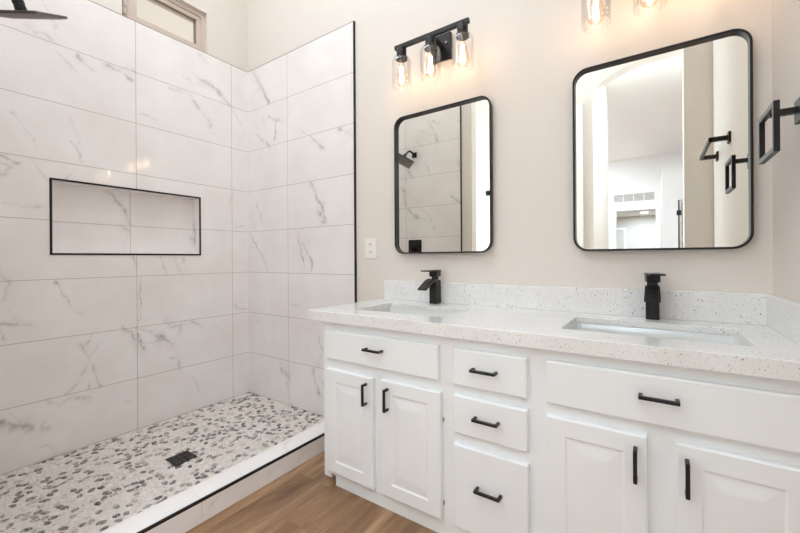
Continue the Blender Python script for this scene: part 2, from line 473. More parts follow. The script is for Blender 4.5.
VEINS_BACK=[
 ([(0.079, 2.357), (0.151, 2.256), (0.221, 2.15), (0.254, 2.085)],0.02,0.55),
 ([(0.242, 1.994), (0.321, 1.948), (0.408, 1.916)],0.012,0.55),
 ([(0.321, 1.934), (0.331, 1.869), (0.319, 1.8)],0.006,0.7),
 ([(0.099, 1.892), (0.171, 1.842), (0.263, 1.782)],0.008,0.55),
 ([(0.669, 1.776), (0.743, 1.723), (0.824, 1.671)],0.01,0.6),
 ([(0.734, 1.699), (0.797, 1.682)],0.012,0.4),
 ([(0.928, 1.776), (0.994, 1.744), (1.05, 1.703)],0.012,0.6),
 ([(0.978, 1.729), (1.042, 1.753)],0.006,0.45),
 ([(0.582, 1.833), (0.697, 1.758)],0.005,0.35),
 ([(0.676, 1.487), (0.731, 1.39), (0.785, 1.295), (0.82, 1.191)],0.012,0.7),
 ([(0.748, 1.272), (0.802, 1.205)],0.018,0.45),
 ([(0.713, 1.418), (0.785, 1.257)],0.006,0.5),
 ([(0.094, 1.381), (0.153, 1.288), (0.188, 1.184)],0.005,0.55),
 ([(0.08, 1.204), (0.117, 1.261)],0.006,0.4),
 ([(0.017, 1.154), (0.115, 1.054), (0.186, 0.98), (0.231, 0.879)],0.006,0.7),
 ([(0.556, 1.166), (0.575, 1.058), (0.604, 0.978), (0.622, 0.878)],0.005,0.65),
 ([(0.595, 1.097), (0.633, 1.03), (0.671, 0.977)],0.006,0.45),
 ([(0.662, 1.003), (0.69, 0.951), (0.68, 0.892)],0.007,0.75),
 ([(0.566, 1.152), (0.606, 1.177)],0.008,0.4),
 ([(0.751, 0.463), (0.777, 0.377), (0.749, 0.283)],0.008,0.5),
 ([(0.693, 0.254), (0.711, 0.186), (0.757, 0.104)],0.014,0.6),
 ([(0.758, 0.226), (0.793, 0.169)],0.006,0.5),
 ([(0.37, 0.209), (0.423, 0.169), (0.455, 0.161)],0.02,0.35),
 ([(0.157, 0.453), (0.203, 0.349)],0.005,0.35),
 ([(0.074, 0.593), (0.11, 0.507)],0.006,0.35),
 ([(0.46, 0.669), (0.511, 0.652), (0.571, 0.67)],0.01,0.4),
 ([(0.061, 0.577), (0.122, 0.553)],0.01,0.35),
 ([(0.172, 2.017), (0.218, 1.941)],0.008,0.35),
 ([(0.57, 0.529), (0.648, 0.504)],0.005,0.3),
 ([(0.482, 2.023), (0.471, 1.937)],0.004,0.3),
 ([(0.423, 0.134), (0.464, 0.018), (0.484, -0.025)],0.006,0.4),
]

def random_veins(n, u0, u1, v0, v1, seed):
    r = random.Random(seed); S_ = []
    for _ in range(n):
        u, v = r.uniform(u0, u1), r.uniform(v0, v1); a = r.choice((-1, 1)) * r.uniform(0.5, 1.2); pts = [(u, v)]
        for _ in range(r.randint(2, 4)):
            a += r.uniform(-0.4, 0.4); s = r.uniform(0.03, 0.09)
            u += s * math.cos(a); v -= s * abs(math.sin(a)); pts.append((u, v))
        S_.append((pts, r.choice((0.004, 0.006, 0.012, 0.018)), r.uniform(0.3, 0.65)))
    return S_

# ================================================================== THE ROOM
XR = 2.851                      # right wall
ZC = 3.60                       # bathroom ceiling
ZP = -0.031                     # shower pan
ZT = ZP + 8 * 0.302             # top of the wall tile
NI = (-1.112, -0.370, 1.009, 1.382)     # niche: y0, y1, z0, z1
W2 = (-2.34, -1.68, 0.25, 2.35)            # added side window, unseen, brightening from behind the shower's end wall
WI = (-0.802, -0.303, ZT + 0.001, 2.668)    # window opening
YS = -1.487                     # face of the shower's end wall
XT = 1.057                      # edge of the shower tile
TT = 0.008                      # tile thickness

floor = struct('floor', slab(nb(), 'z', -0.2, 0.0, 1.147, 3.4, -3.2, 0.1, ()), M_WOOD)
struct('floor_bedroom', box(nb(), -1.0, 3.8, -14.4, -3.2, -0.2, 0.0), M_WOOD)
struct('floor_passage', box(nb(), -0.2, 1.147, -3.2, -1.6, -0.2, 0.0), M_WOOD)

# left wall with the niche and the high window
wl = struct('wall_left', slab(nb(), 'x', -0.20, -TT, -2.6, 0.2, -0.2, ZC, (NI, WI, W2)), M_WALL)
tile_panel('tile_panel', 'x', 0.0, YS, 0.0, ZP - 0.01, ZT, VEINS_LEFT, M_TILE_L, wl, (NI,))
b = nb(); box(b, -0.013, 0.0005, YS, 0.0, ZT - 0.0015, ZT + 0.0015); obj('tile_cap', b, M_TRIM_GREY, wl)
# niche lining
tile_panel('niche_back', 'x', -0.09, NI[0], NI[1], NI[2], NI[3], VEINS_NICHE, M_TILE_L, wl, step=0.006)
tile_panel('niche_side', 'y', NI[1] - 0.0005, -0.09, 0.0, NI[2], NI[3], [([(-.07, 1.22), (-.05, 1.15), (-.06, 1.08)], .012, .6)], M_TILE_L, wl, step=0.006)
tile_panel('niche_side', 'y', NI[0] + 0.0005, -0.09, 0.0, NI[2], NI[3], [], M_TILE_L, wl, step=0.02)
tile_panel('niche_shelf', 'z', NI[2] + 0.0005, -0.09, 0.0, NI[0], NI[1], [], M_CURB, wl, step=0.02)
tile_panel('niche_top', 'z', NI[3] - 0.0005, -0.09, 0.0, NI[0], NI[1], [], M_CURB, wl, step=0.02)
b = nb(); slab(b, 'x', -0.012, 0.0035, NI[0] - 0.010, NI[1] + 0.010, NI[2] - 0.010, NI[3] + 0.010, (tuple(NI),))
struct('trim_1', b, M_TRIM)
# wall_back: painted behind the tile and to the right of it
wb = struct('wall_back', box(nb(), -0.2, XR + 0.2, TT, 0.2, -0.2, ZC), M_WALL)
tile_panel('tile_panel', 'y', 0.0, 0.0, XT, ZP - 0.01, ZT, VEINS_BACK, M_TILE_B, wb, flip=False)
b = nb(); box(b, 0.0, XT, -0.0005, 0.013, ZT - 0.0015, ZT + 0.0015); obj('tile_cap', b, M_TRIM_GREY, wb)
struct('trim_2', box(nb(), XT, XT + 0.009, -0.003, TT, 0.0855, ZT), M_TRIM)
# the shower's end wall, beyond the frame on the left, seen in the small mirror
we = struct('wall_front', box(nb(), -0.2, 1.165, -1.60, YS - TT, -0.2, ZC), M_WALL)
tile_panel('tile_panel', 'y', YS, 0.0, XT, ZP - 0.01, ZT, random_veins(34, 0, XT, 0.6, ZT, 5), M_TILE_B, we, step=0.007)
struct('trim_3', box(nb(), XT, XT + 0.009, YS - TT, YS + 0.003, 0.0855, ZT), M_TRIM)
# right wall, a short return, and the arch the room opens through
struct('wall_right', box(nb(), XR, XR + 0.2, -2.6, TT, -0.2, ZC), M_WALL)
struct('wall_return', box(nb(), 2.70, XR, -1.60, -1.455, 0.0, ZC), M_WALL)

def arch_wall():
    b = nb(); x0, x1 = 2.022, 3.193
    zs, cx = 2.575, 2.611; a, h = cx - x0, 0.305
    pts = [(-0.2, 0.0), (x0, 0.0), (x0, zs)]
    for i in range(1, 24):
        t = PI - PI * i / 24; pts.append((cx + a * math.cos(t), zs + h * math.sin(t) ** 0.9))
    pts += [(x1 + 0.007, zs), (x1 + 0.007, 0.0), (3.8, 0.0), (3.8, 3.75), (-0.2, 3.75)]
    f = b.faces.new([b.verts.new((x, -2.6, z)) for x, z in pts])
    r = bmesh.ops.extrude_face_region(b, geom=[f])
    bmesh.ops.translate(b, vec=(0, -0.15, 0), verts=[v for v in r['geom'] if isinstance(v, bmesh.types.BMVert)])
    return b
struct('wall_arch', arch_wall(), M_WALL)
struct('wall_passage_left', box(nb(), 1.88, 2.022, -4.14, -2.75, 0.0, 3.2), M_WALL)
struct('wall_passage_right', box(nb(), 3.20, 3.35, -4.14, -2.75, 0.0, 3.2), M_WALL)
struct('ceiling_passage', box(nb(), -0.2, 3.95, -4.14, -2.75, 3.2, 3.35), M_CEIL)
struct('ceiling', box(nb(), -0.2, XR + 0.2, -2.6, 0.2, ZC, ZC + 0.15), M_CEIL)

# shower pan and curb
b = nb(); box(b, 0.0, 1.0375, YS, 0.0, -0.12, ZP - 0.004)
pan = struct('floor_shower', b, M_GROUT)

def pebbles():
    r = random.Random(3); pts = []; cell = {}
    sp = 0.0245; tries = 0
    while tries < 60000:
        tries += 1
        x, y = r.uniform(0.004, 1.034), r.uniform(YS + 0.004, -0.004)
        if 0.496 < x < 0.612 and -0.808 < y < -0.696: continue
        k = (int(x / sp), int(y / sp)); ok = True
        for i in (-1, 0, 1):
            for j in (-1, 0, 1):
                for (px, py) in cell.get((k[0] + i, k[1] + j), ()):
                    if (px - x) ** 2 + (py - y) ** 2 < sp * sp: ok = False
        if ok: cell.setdefault(k, []).append((x, y)); pts.append((x, y))
    P = np.array(pts)
    co, faces, tone = [], [], []
    n = 10
    for i, (x, y) in enumerate(pts):
        d = np.hypot(P[:, 0] - x, P[:, 1] - y); d[i] = 9
        near = np.sort(d)[:3].mean()
        ang = r.uniform(0, PI); e = r.uniform(1.15, 1.75); s = near * 0.47
        ra, rb = s * math.sqrt(e), s / math.sqrt(e)
        q = r.random(); tn = r.uniform(0, 0.18) if q < 0.20 else r.uniform(0.18, 0.40) if q < 0.46 else r.uniform(0.42, 1.0)
        base = len(co); ph = [r.uniform(0.86, 1.12) for _ in range(n)]
        for fr, z in ((1.0, ZP - 0.004), (0.92, ZP - 0.0015), (0.62, ZP)):
            for k in range(n):
                a = 2 * PI * k / n; u, v = ra * fr * ph[k] * math.cos(a), rb * fr * ph[k] * math.sin(a)
                px = x + u * math.cos(ang) - v * math.sin(ang); py = y + u * math.sin(ang) + v * math.cos(ang)
                co.append((min(max(px, 0.001), 1.036), min(max(py, YS + 0.001), -0.001), z)); tone.append(tn)
        for g in (0, 1):
            for k in range(n):
                j = (k + 1) % n; a0 = base + g * n
                faces.append((a0 + k, a0 + j, a0 + n + j, a0 + n + k))
        faces.append(tuple(base + 2 * n + k for k in range(n)))
    me = bpy.data.meshes.new('pebble_mosaic'); me.from_pydata(co, [], faces)
    at = me.attributes.new('tone', 'FLOAT', 'POINT'); at.data.foreach_set('value', np.array(tone, np.float32))
    for p in me.polygons: p.use_smooth = True
    me.materials.append(M_PEBBLE)
    o = bpy.data.objects.new('pebble_mosaic', me); C.objects.link(o); o.parent = pan
    o['kind'] = 'stuff'
    return o
pebbles()

b = nb(); box(b, 1.0375, 1.147, YS, 0.0, -0.2, 0.0855)
curb = struct('trim_4', b, M_CURB, 'low marble-tiled curb with a black edge between the pebbled shower and the wood floor', 'curb')
tile_panel('curb_top', 'z', 0.0858, 1.0375, 1.1385, YS, 0.0, [([(1.05, -.50), (1.09, -.55), (1.13, -.57)], .006, .3), ([(1.06, -.9), (1.10, -.93)], .005, .25)], M_CURB, curb, step=0.008)
tile_panel('curb_face', 'x', 1.1474, YS, 0.0, 0.0, 0.077, [([(-.07, .075), (-.085, .05), (-.08, .02)], .012, .5), ([(-.45, .06), (-.5, .03)], .008, .3), ([(-.62, .05), (-.68, .035)], .006, .3), ([(-.9, .06), (-.97, .02)], .01, .3)], M_CURB, curb, step=0.006)
obj('edge_profile', box(nb(), 1.1375, 1.1482, YS, 0.0, 0.0755, 0.0866, 0.002), M_TRIM, curb)

# window in the left wall, above the tile
wn = thing('window_1', 'high narrow beige-framed window above the shower tile', 'window', (-0.07, -0.55, ZT))
wn['kind'] = 'structure'
b = nb(); slab(b, 'x', -0.105, -0.035, WI[0], WI[1], WI[2], WI[3], ((WI[0] + 0.040, WI[1] - 0.026, WI[2] + 0.028, WI[3] - 0.028),)); obj('window_frame', b, M_VINYL, wn)
b = nb(); slab(b, 'x', -0.085, -0.045, WI[0] + 0.040, WI[1] - 0.026, WI[2] + 0.028, WI[3] - 0.028, ((WI[0] + 0.090, WI[1] - 0.054, WI[2] + 0.056, WI[3] - 0.056),)); obj('sash', b, M_VINYL, wn)
obj('pane', box(nb(), -0.070, -0.066, WI[0] + 0.08, WI[1] - 0.045, WI[2] + 0.045, WI[3] - 0.045), M_PANE, wn)
b = nb(); slab(b, 'x', -0.065, -0.060, WI[0] + 0.088, WI[1] - 0.052, WI[2] + 0.054, WI[3] - 0.054, ((WI[0] + 0.092, WI[1] - 0.057, WI[2] + 0.058, WI[3] - 0.058),)); obj('glazing_bead', b, M_DARK, wn)
b = nb(); box(b, -0.035, -0.020, WI[0] + 0.010, WI[0] + 0.030, ZT + 0.03, ZT + 0.12, 0.004); box(b, -0.022, -0.012, WI[0] + 0.012, WI[0] + 0.028, ZT + 0.07, ZT + 0.16, 0.004); obj('latch', b, M_VINYL, wn)

w2 = thing('fill_window', 'tall white-framed side window added unseen behind the shower end wall to brighten the room', 'window', (-0.1, -2.01, 0.25)); w2['kind'] = 'structure'
b = nb(); slab(b, 'x', -0.14, -0.06, *W2, ((W2[0] + 0.04, W2[1] - 0.04, W2[2] + 0.04, 1.27), (W2[0] + 0.04, W2[1] - 0.04, 1.33, W2[3] - 0.04))); obj('window_frame', b, M_WHITE, w2)
for z0, z1 in ((W2[2] + 0.03, 1.28), (1.32, W2[3] - 0.03)): obj('pane', box(nb(), -0.104, -0.100, W2[0] + 0.03, W2[1] - 0.03, z0, z1), M_PANE, w2)
ld = bpy.data.lights.new('fill_daylight', 'AREA'); ld.shape = 'RECTANGLE'; ld.size = W2[3] - W2[2]; ld.size_y = W2[1] - W2[0]; ld.energy = P_FILL_DAY; ld.color = C_FILL_DAY  # area lamp added outside the invented window to brighten the vanity side
lo = bpy.data.objects.new('fill_daylight', ld); C.objects.link(lo); lo.location = (-0.24, (W2[0] + W2[1]) / 2, (W2[2] + W2[3]) / 2); lo.rotation_euler = (0, -PI / 2, 0)

# baseboard on the visible edge of the end wall
struct('baseboard_front', box(nb(), 1.149, 1.177, -1.612, YS + 0.004, 0.0, 0.10), M_WHITE)

# ---- rooms beyond the arch, seen in the large mirror
struct('wall_bedroom', slab(nb(), 'y', -8.45, -8.30, -1.0, 3.8, 0.0, 3.2, ((1.808, 2.574, 0.0, 2.03),)), M_WALL_WHITE)
struct('wall_bedroom_left', slab(nb(), 'x', -1.15, -1.0, -8.45, -4.0, 0.0, 3.2, ((-7.2, -5.2, 0.5, 2.3),)), M_WALL_WHITE)
struct('wall_bedroom_right', box(nb(), 3.8, 3.95, -8.45, -2.6, 0.0, 3.2), M_WALL_WHITE)
struct('wall_bedroom_near', box(nb(), -1.15, 1.88, -4.14, -4.0, 0.0, 3.2), M_WALL_WHITE)
struct('ceiling_bedroom', box(nb(), -1.15, 3.95, -8.45, -4.14, 3.2, 3.35), M_CEIL)
b = nb(); slab(b, 'y', -7.10, -7.0, 2.666, 3.8, 0.0, 2.656, ((2.90, 3.45, 0.0, 2.03),)); box(b, 2.666, 3.8, -8.3, -7.1, 2.60, 2.656); box(b, 2.666, 2.72, -8.3, -7.1, 0, 2.6)
struct('wall_closet', b, M_WALL_WHITE)
d2 = thing('door_2', 'closet door opening with a dark hinge seen in the large mirror', 'door', (2.9, -7.0, 0)); d2['kind'] = 'structure'
b = nb(); box(b, 2.878, 2.905, -7.0, -6.985, 0.0, 2.05); obj('door_jamb', b, M_WHITE, d2)
b = nb(); box(b, 2.905, 2.93, -7.02, -6.99, 0.0, 2.03); obj('gap_shade', b, mat('painted_gap_shade', srgb(95, 84, 80), 0.6), d2)  # solid dark strip painted as the shade inside the door gap
b = nb(); box(b, 2.885, 2.955, -6.99, -6.972, 1.745, 1.835); obj('hinge', b, M_BLACK, d2)
d3 = thing('door_3', 'plain white closet door left of the arch, its edge seen in the large mirror', 'door', (1.5, -2.6, 0)); d3['kind'] = 'structure'
obj('door_panel', box(nb(), 1.15, 1.845, -2.6, -2.585, 0.0, 2.48), M_WHITE, d3)
b = nb(); slab(b, 'y', -2.6, -2.575, 1.065, 1.928, 0.0, 2.563, ((1.15, 1.845, -0.1, 2.48),)); obj('casing', b, M_WHITE, d3)
d1 = thing('door_1', 'white cased doorway to the hall seen in the large mirror', 'door', (2.19, -8.3, 0)); d1['kind'] = 'structure'
b = nb(); slab(b, 'y', -8.30, -8.275, 1.725, 2.657, 0.0, 2.12, ((1.815, 2.567, -0.1, 2.03),)); obj('casing', b, M_WHITE, d1)
# hall
M_HALL = paint('hall_paint', srgb(205, 195, 184))
struct('wall_hall', box(nb(), 0.4, 3.4, -14.35, -14.2, 0.0, 2.6), M_HALL)
struct('wall_hall_left', box(nb(), 0.4, 0.55, -14.2, -8.45, 0.0, 2.6), M_HALL)
struct('wall_hall_right', box(nb(), 3.25, 3.4, -14.2, -8.45, 0.0, 2.6), M_HALL)
struct('ceiling_hall', box(nb(), 0.4, 3.4, -14.35, -8.45, 2.44, 2.6), M_CEIL)
b = nb(); slab(b, 'y', -14.2, -14.175, 1.2, 1.70, 0.0, 2.05, ((1.28, 1.62, -0.1, 1.97),)); struct('trim_5', b, M_WHITE)

# ================================================================== THE VANITY
XL, YF, YD = 1.332, -0.52, -0.54
van = thing('vanity_cabinet', 'long white painted double vanity cabinet with raised-panel doors and black pulls', 'vanity', (2.09, -0.27, 0))
b = nb()
box(b, XL, XR - 0.001, YF, YF + 0.02, 0.042, 0.7036)                # face frame
box(b, 1.40, XR - 0.001, YF, YF + 0.02, 0.0, 0.042)               # toe board, flush
box(b, XL, XL + 0.018, YF + 0.02, 0.006, 0.026, 0.7036)             # end panel
box(b, XL, 1.372, YF, YF + 0.02, 0.026, 0.042)
box(b, XL + 0.018, XR - 0.001, -0.012, 0.006, 0.04, 0.7036)
box(b, XL + 0.018, XR - 0.001, YF + 0.02, -0.012, 0.05, 0.066)
box(b, XL + 0.06, XL + 0.078, YF + 0.04, 0.0, 0.0, 0.05)
obj('body', b, M_CAB, van)

def front(x0, x1, z0, z1, raised):
    """a drawer front, or a raised-panel door, as one skin of nested rectangles"""
    b = nb()
    T = 0.020
    prof = [(0.0, YF), (0.0, YF - T + 0.0035), (0.0015, YF - T + 0.0015), (0.005, YF - T)]
    if raised:
        prof += [(0.050, YF - T), (0.053, YF - T + 0.002), (0.056, YF - T + 0.003), (0.061, YF - T + 0.003), (0.065, YF - T + 0.0027), (0.088, YF - T + 0.0003), (0.094, YF - T)]
    rings = [[(x0 + i, y, z0 + i), (x1 - i, y, z0 + i), (x1 - i, y, z1 - i), (x0 + i, y, z1 - i)] for i, y in prof]
    V = loops(b, rings)
    b.faces.new(V[-1]); b.faces.new(V[0][::-1])
    return b

def pull(parent, cx, cz, L, vert=False):
    b = nb(); h = L / 2; t = 0.0045
    def bb(u0, u1, y0, y1, w0, w1):
        box(b, *((cx + u0, cx + u1) if not vert else (cx + w0, cx + w1)), y0, y1, *((cz + w0, cz + w1) if not vert else (cz + u0, cz + u1)), 0.0012)
    bb(-h, h, YD - 0.030, YD - 0.021, -t, t)
    for s in (-1, 1):
        u = s * (h - t); bb(u - t, u + t, YD - 0.022, YD, -t, t)
    obj('handle', b, M_BLACK, parent)

FR = [('drawer', 1.366, 1.908, 0.544, 0.667, False, (1.630, 0.6155, 0.085, False)),
      ('door', 1.364, 1.618, 0.063, 0.502, True, (1.588, 0.4365, 0.085, True)),
      ('door', 1.656, 1.917, 0.063, 0.506, True, (1.693, 0.4365, 0.085, True)),
      ('drawer', 1.967, 2.211, 0.543, 0.667, False, (2.080, 0.608, 0.085, False)),
      ('drawer', 1.967, 2.212, 0.381, 0.510, False, (2.086, 0.4505, 0.085, False)),
      ('drawer', 1.967, 2.214, 0.063, 0.344, False, (2.092, 0.2235, 0.085, False)),
      ('drawer', 2.268, 2.818, 0.544, 0.670, False, (2.538, 0.617, 0.085, False)),
      ('door', 2.268, 2.513, 0.063, 0.510, True, (2.488, 0.438, 0.085, True)),
      ('door', 2.572, 2.818, 0.063, 0.512, True, (2.594, 0.437, 0.085, True))]
for nm, x0, x1, z0, z1, rs, (hx, hz, L, vt) in FR:
    d = obj(nm, front(x0, x1, z0, z1, rs), M_CAB, van)
    pull(d, hx, hz, L, vt)
for hx, hz in ((1.919, 0.11), (1.919, 0.40)):
    obj('hinge', box(nb(), hx, hx + 0.003, YF - 0.004, YF, hz, hz + 0.014), mat('nickel_hinge', srgb(150, 145, 140), 0.3, 0.9), van)

SK = ((1.425, 1.865, -0.42, -0.14), (2.285, 2.74, -0.42, -0.14))
ct = thing('countertop', 'white speckled quartz countertop with two sink cutouts and a backsplash', 'countertop', (2.06, -0.27, 0.7036))
def top_slab():
    b = slab(nb(), 'z', 0.726, 0.746, 1.263, XR - 0.0005, -0.55, 0.0075, SK)
    bmesh.ops.recalc_face_normals(b, faces=b.faces)
    e = [x for x in b.edges if len(x.link_faces) == 2 and x.calc_face_angle(0) > 1.0 and min(v.co.z for v in x.verts) > 0.74]
    bmesh.ops.bevel(b, geom=e, offset=0.0018, segments=2, affect='EDGES', profile=0.5)
    box(b, 1.263, XR - 0.0005, -0.55, -0.525, 0.7036, 0.7262)         # mitred apron in front and at the open end
    box(b, 1.263, 1.2953, -0.525, 0.0, 0.7036, 0.7262)
    box(b, 1.34, XR - 0.001, -0.50, -0.45, 0.7036, 0.726)
    box(b, 1.34, XR - 0.001, -0.11, -0.0, 0.7036, 0.726)
    return b
obj('slab', top_slab(), M_QUARTZ, ct)
tag(obj('backsplash', box(nb(), 1.289, XR - 0.0005, -0.020, 0.0075, 0.7462, 0.848, 0.0015), M_QUARTZ), 'long speckled quartz backsplash along the wall under both mirrors', 'backsplash')
tag(obj('side_splash', box(nb(), XR - 0.022, XR - 0.0005, -0.55, -0.0205, 0.7462, 0.848, 0.0015), M_QUARTZ), 'short speckled quartz splash against the right wall at the countertop end', 'backsplash')

def sink(x0, x1, y0, y1, label):
    t = thing('sink', label, 'sink', ((x0 + x1) / 2, (y0 + y1) / 2, 0.56), 'undermount sinks')
    b = nb(); zt = 0.7255
    ring = lambda i, z, r: [(p[0], p[1], z) for p in rrect(x0 + i, x1 - i, y0 + i, y1 - i, r, 6)]
    V = loops(b, [ring(-0.022, zt - 0.02, 0.02), ring(-0.022, zt, 0.02), ring(-0.004, zt, 0.022), ring(-0.003, zt - 0.006, 0.023), ring(0.004, zt - 0.09, 0.03),
                  ring(0.012, zt - 0.125, 0.04), ring(0.035, zt - 0.142, 0.045), ring(0.09, zt - 0.146, 0.05)])
    b.faces.new(V[-1])
    obj('basin', b, M_PORC, t, True)
    cx, cy = (x0 + x1) / 2, (y0 + y1) / 2
    b = nb(); lathe(b, [(0.0, zt - 0.139), (0.014, zt - 0.139), (0.022, zt - 0.141), (0.024, zt - 0.1455)], cx, cy)
    obj('drain_cap', b, M_BLACK, t, True)
sink(*SK[0], 'white rectangular undermount sink below the small mirror')
sink(*SK[1], 'white rectangular undermount sink below the large wall mirror, by the right wall')

def faucet(cx, label, swing=0.0):
    t = thing('faucet', label, 'faucet', (cx, -0.045, 0.746), 'black waterfall faucets')
    w = 0.0205
    b = nb(); box(b, cx - w, cx + w, -0.070, -0.024, 0.746, 0.862, 0.0015); obj('body', b, M_FAUCET, t)
    # curved open spout: an arc in the y-z plane, swept across the width with a shallow trough
    b = nb(); N = 12; rows = []
    for i in range(N + 1):
        s = i / N; y = -0.050 - 0.125 * s; z = 0.866 + 0.006 * math.sin(PI * min(s * 1.4, 1)) - 0.040 * s ** 2.0
        th = 0.018 - 0.011 * s; ww = w + 0.003 * s
        rows.append([(cx - ww, y, z - th), (cx + ww, y, z - th), (cx + ww, y, z), (cx + ww - 0.004, y, z), (cx + ww - 0.006, y, z - 0.003), (cx - ww + 0.006, y, z - 0.003), (cx - ww + 0.004, y, z), (cx - ww, y, z)])
    V = loops(b, rows); b.faces.new(V[0]); b.faces.new(V[-1][::-1])
    obj('spout', b, M_FAUCET, t)
    b = nb(); cyl(b, (cx, -0.047, 0.858), (cx, -0.047, 0.882), 0.017)
    box(b, cx - 0.021, cx + 0.021, -0.070, -0.024, 0.880, 0.908, 0.002)
    box(b, cx - 0.023, cx + 0.023, -0.150, -0.022, 0.9065, 0.9125, 0.002)
    b.transform(Matrix.Translation((cx, -0.047, 0)) @ Matrix.Rotation(swing, 4, 'Z') @ Matrix.Translation((-cx, 0.047, 0)))
    obj('handle', b, M_FAUCET, t)
faucet(1.627, 'black square waterfall faucet below the small mirror')
faucet(2.525, 'black square waterfall faucet below the large mirror, by the right wall', 0.16)

# ================================================================== MIRRORS
def mirror(x0, x1, z0, z1, label):
    t = thing('mirror', label, 'mirror', ((x0 + x1) / 2, 0.0, z0), 'black framed wall mirrors')
    b = nb(); R, k = 0.055, 0.0075
    ring = lambda i, y, r: [(p[0], y, p[1]) for p in rrect(x0 + i, x1 - i, z0 + i, z1 - i, r)]
    loops(b, [ring(0.002, TT, R), ring(0, -0.006, R), ring(0, -0.0215, R), ring(0.0015, -0.023, R - 0.0015), ring(k - 0.0015, -0.023, R - k + 0.0015), ring(k, -0.0215, R - k), ring(k, TT - 0.002, R - k)], True)
    obj('frame', b, M_BLACK, t, True)
    b = nb(); P = ring(k - 0.002, -0.004, R - k + 0.002); Q = ring(k - 0.002, TT - 0.001, R - k + 0.002)
    V = loops(b, [Q, P]); b.faces.new(V[1]); b.faces.new(V[0][::-1])
    obj('glass', b, M_MIRROR, t)
mirror(1.364, 1.911, 0.9955, 1.732, 'smaller-looking black rounded wall mirror beside the shower, showing reflected tile')
mirror(2.258, 2.801, 0.9955, 1.732, 'larger-looking black rounded wall mirror beside the right wall, reflecting an arch')

# ================================================================== VANITY LIGHTS
def vanity_light(cx, label):
    t = thing('vanity_light', label, 'light', (cx, TT, 2.02), 'three-bulb vanity lights')
    Y = -0.11; zb = 2.036
    obj('backplate', box(nb(), cx - 0.050, cx + 0.062, -0.014, TT, 1.968, 2.096, 0.002), M_BLACK, t)
    obj('bar', box(nb(), cx - 0.2035, cx + 0.2035, Y - 0.009, Y + 0.009, zb, zb + 0.021, 0.001), M_BLACK, t)
    b = nb(); box(b, cx - 0.009, cx + 0.021, Y + 0.008, -0.012, 2.030, 2.045); obj('arm', b, M_BLACK, t)
    b = nb(); cyl(b, (cx + 0.04, -0.02, 2.045), (cx + 0.04, -0.012, 2.045), 0.006, n=12); obj('screw', b, mat('nickel_screw', srgb(150, 140, 132), 0.3, 0.9), t)
    for k in (-1, 0, 1):
        x = cx + 0.003 + 0.168 * k
        b = nb(); lathe(b, [(0, zb + 0.001), (0.024, zb + 0.001), (0.025, zb - 0.004), (0.025, 1.998), (0.030, 1.992), (0.030, 1.980), (0.0, 1.980)], x, Y); obj('socket', b, M_BLACK, t, True)
        b = nb(); lathe(b, [(0.031, 1.990), (0.033, 1.989), (0.043, 1.984), (0.0485, 1.974), (0.050, 1.962), (0.0505, 1.845), (0.0500, 1.842), (0.0485, 1.845), (0.0482, 1.962), (0.047, 1.972), (0.042, 1.981), (0.033, 1.986)], x, Y, 36); obj('glass_shade', b, M_SHADE, t, True)
        bu = nb(); lathe(bu, [(0.013, 1.981), (0.0135, 1.962), (0.016, 1.945), (0.023, 1.915), (0.0295, 1.888), (0.030, 1.876), (0.027, 1.862), (0.019, 1.851), (0.008, 1.846), (0.0, 1.845)], x, Y); ob = obj('bulb', bu, M_BULB, t, True)
        f = nb()
        for q in range(4):
            a = q * PI / 2 + 0.5
            cyl(f, (x + 0.005 * math.cos(a), Y + 0.005 * math.sin(a), 1.945), (x + 0.010 * math.cos(a), Y + 0.010 * math.sin(a), 1.868), 0.0017, n=8)
        obj('filament', f, M_FILAMENT, ob)
        ld = bpy.data.lights.new('bulb_lamp', 'POINT'); ld.energy = P_BULB; ld.color = C_BULB; ld.shadow_soft_size = 0.028
        lo = bpy.data.objects.new('bulb_lamp', ld); C.objects.link(lo); lo.location = (x, Y, 1.88)
vanity_light(1.6415, 'black three-bulb vanity light with clear glass shades above the small mirror')
vanity_light(2.520, 'black three-bulb vanity light partly cut off above the large mirror')

# ================================================================== WALL FITTINGS
t = thing('towel_ring', 'black rectangular towel ring on the right wall beside the large mirror', 'towel ring', (XR, -0.305, 1.36))
b = nb(); slab(b, 'x', 2.778, 2.790, -0.3865, -0.2235, 1.232, 1.359, ((-0.3735, -0.2365, 1.245, 1.346),)); obj('ring', b, M_BLACK, t)
obj('post', box(nb(), 2.786, XR - 0.008, -0.312, -0.296, 1.340, 1.356), M_BLACK, t)
obj('wall_plate', box(nb(), XR - 0.012, XR, -0.334, -0.274, 1.318, 1.378, 0.001), M_BLACK, t)

t = thing('towel_bar', 'black square towel bar on the right wall, seen only in the large mirror', 'towel bar', (XR, -1.03, 1.57))
for y in (-0.818, -1.244):
    obj('wall_plate', box(nb(), XR - 0.010, XR, y - 0.026, y + 0.026, 1.545, 1.597, 0.001), M_BLACK, t)
    obj('post', box(nb(), 2.770, XR - 0.009, y - 0.011, y + 0.011, 1.560, 1.582), M_BLACK, t)
obj('rail', box(nb(), 2.765, 2.778, -1.255, -0.807, 1.560, 1.582), M_BLACK, t)

t = thing('robe_hook', 'small black square robe hook on the far wall, seen in the small mirror', 'hook', (0.897, -2.6, 1.745))
obj('wall_plate', box(nb(), 0.868, 0.926, -2.6, -2.59, 1.715, 1.775, 0.001), M_BLACK, t)
obj('peg', box(nb(), 0.885, 0.909, -2.59, -2.54, 1.732, 1.756, 0.001), M_BLACK, t)

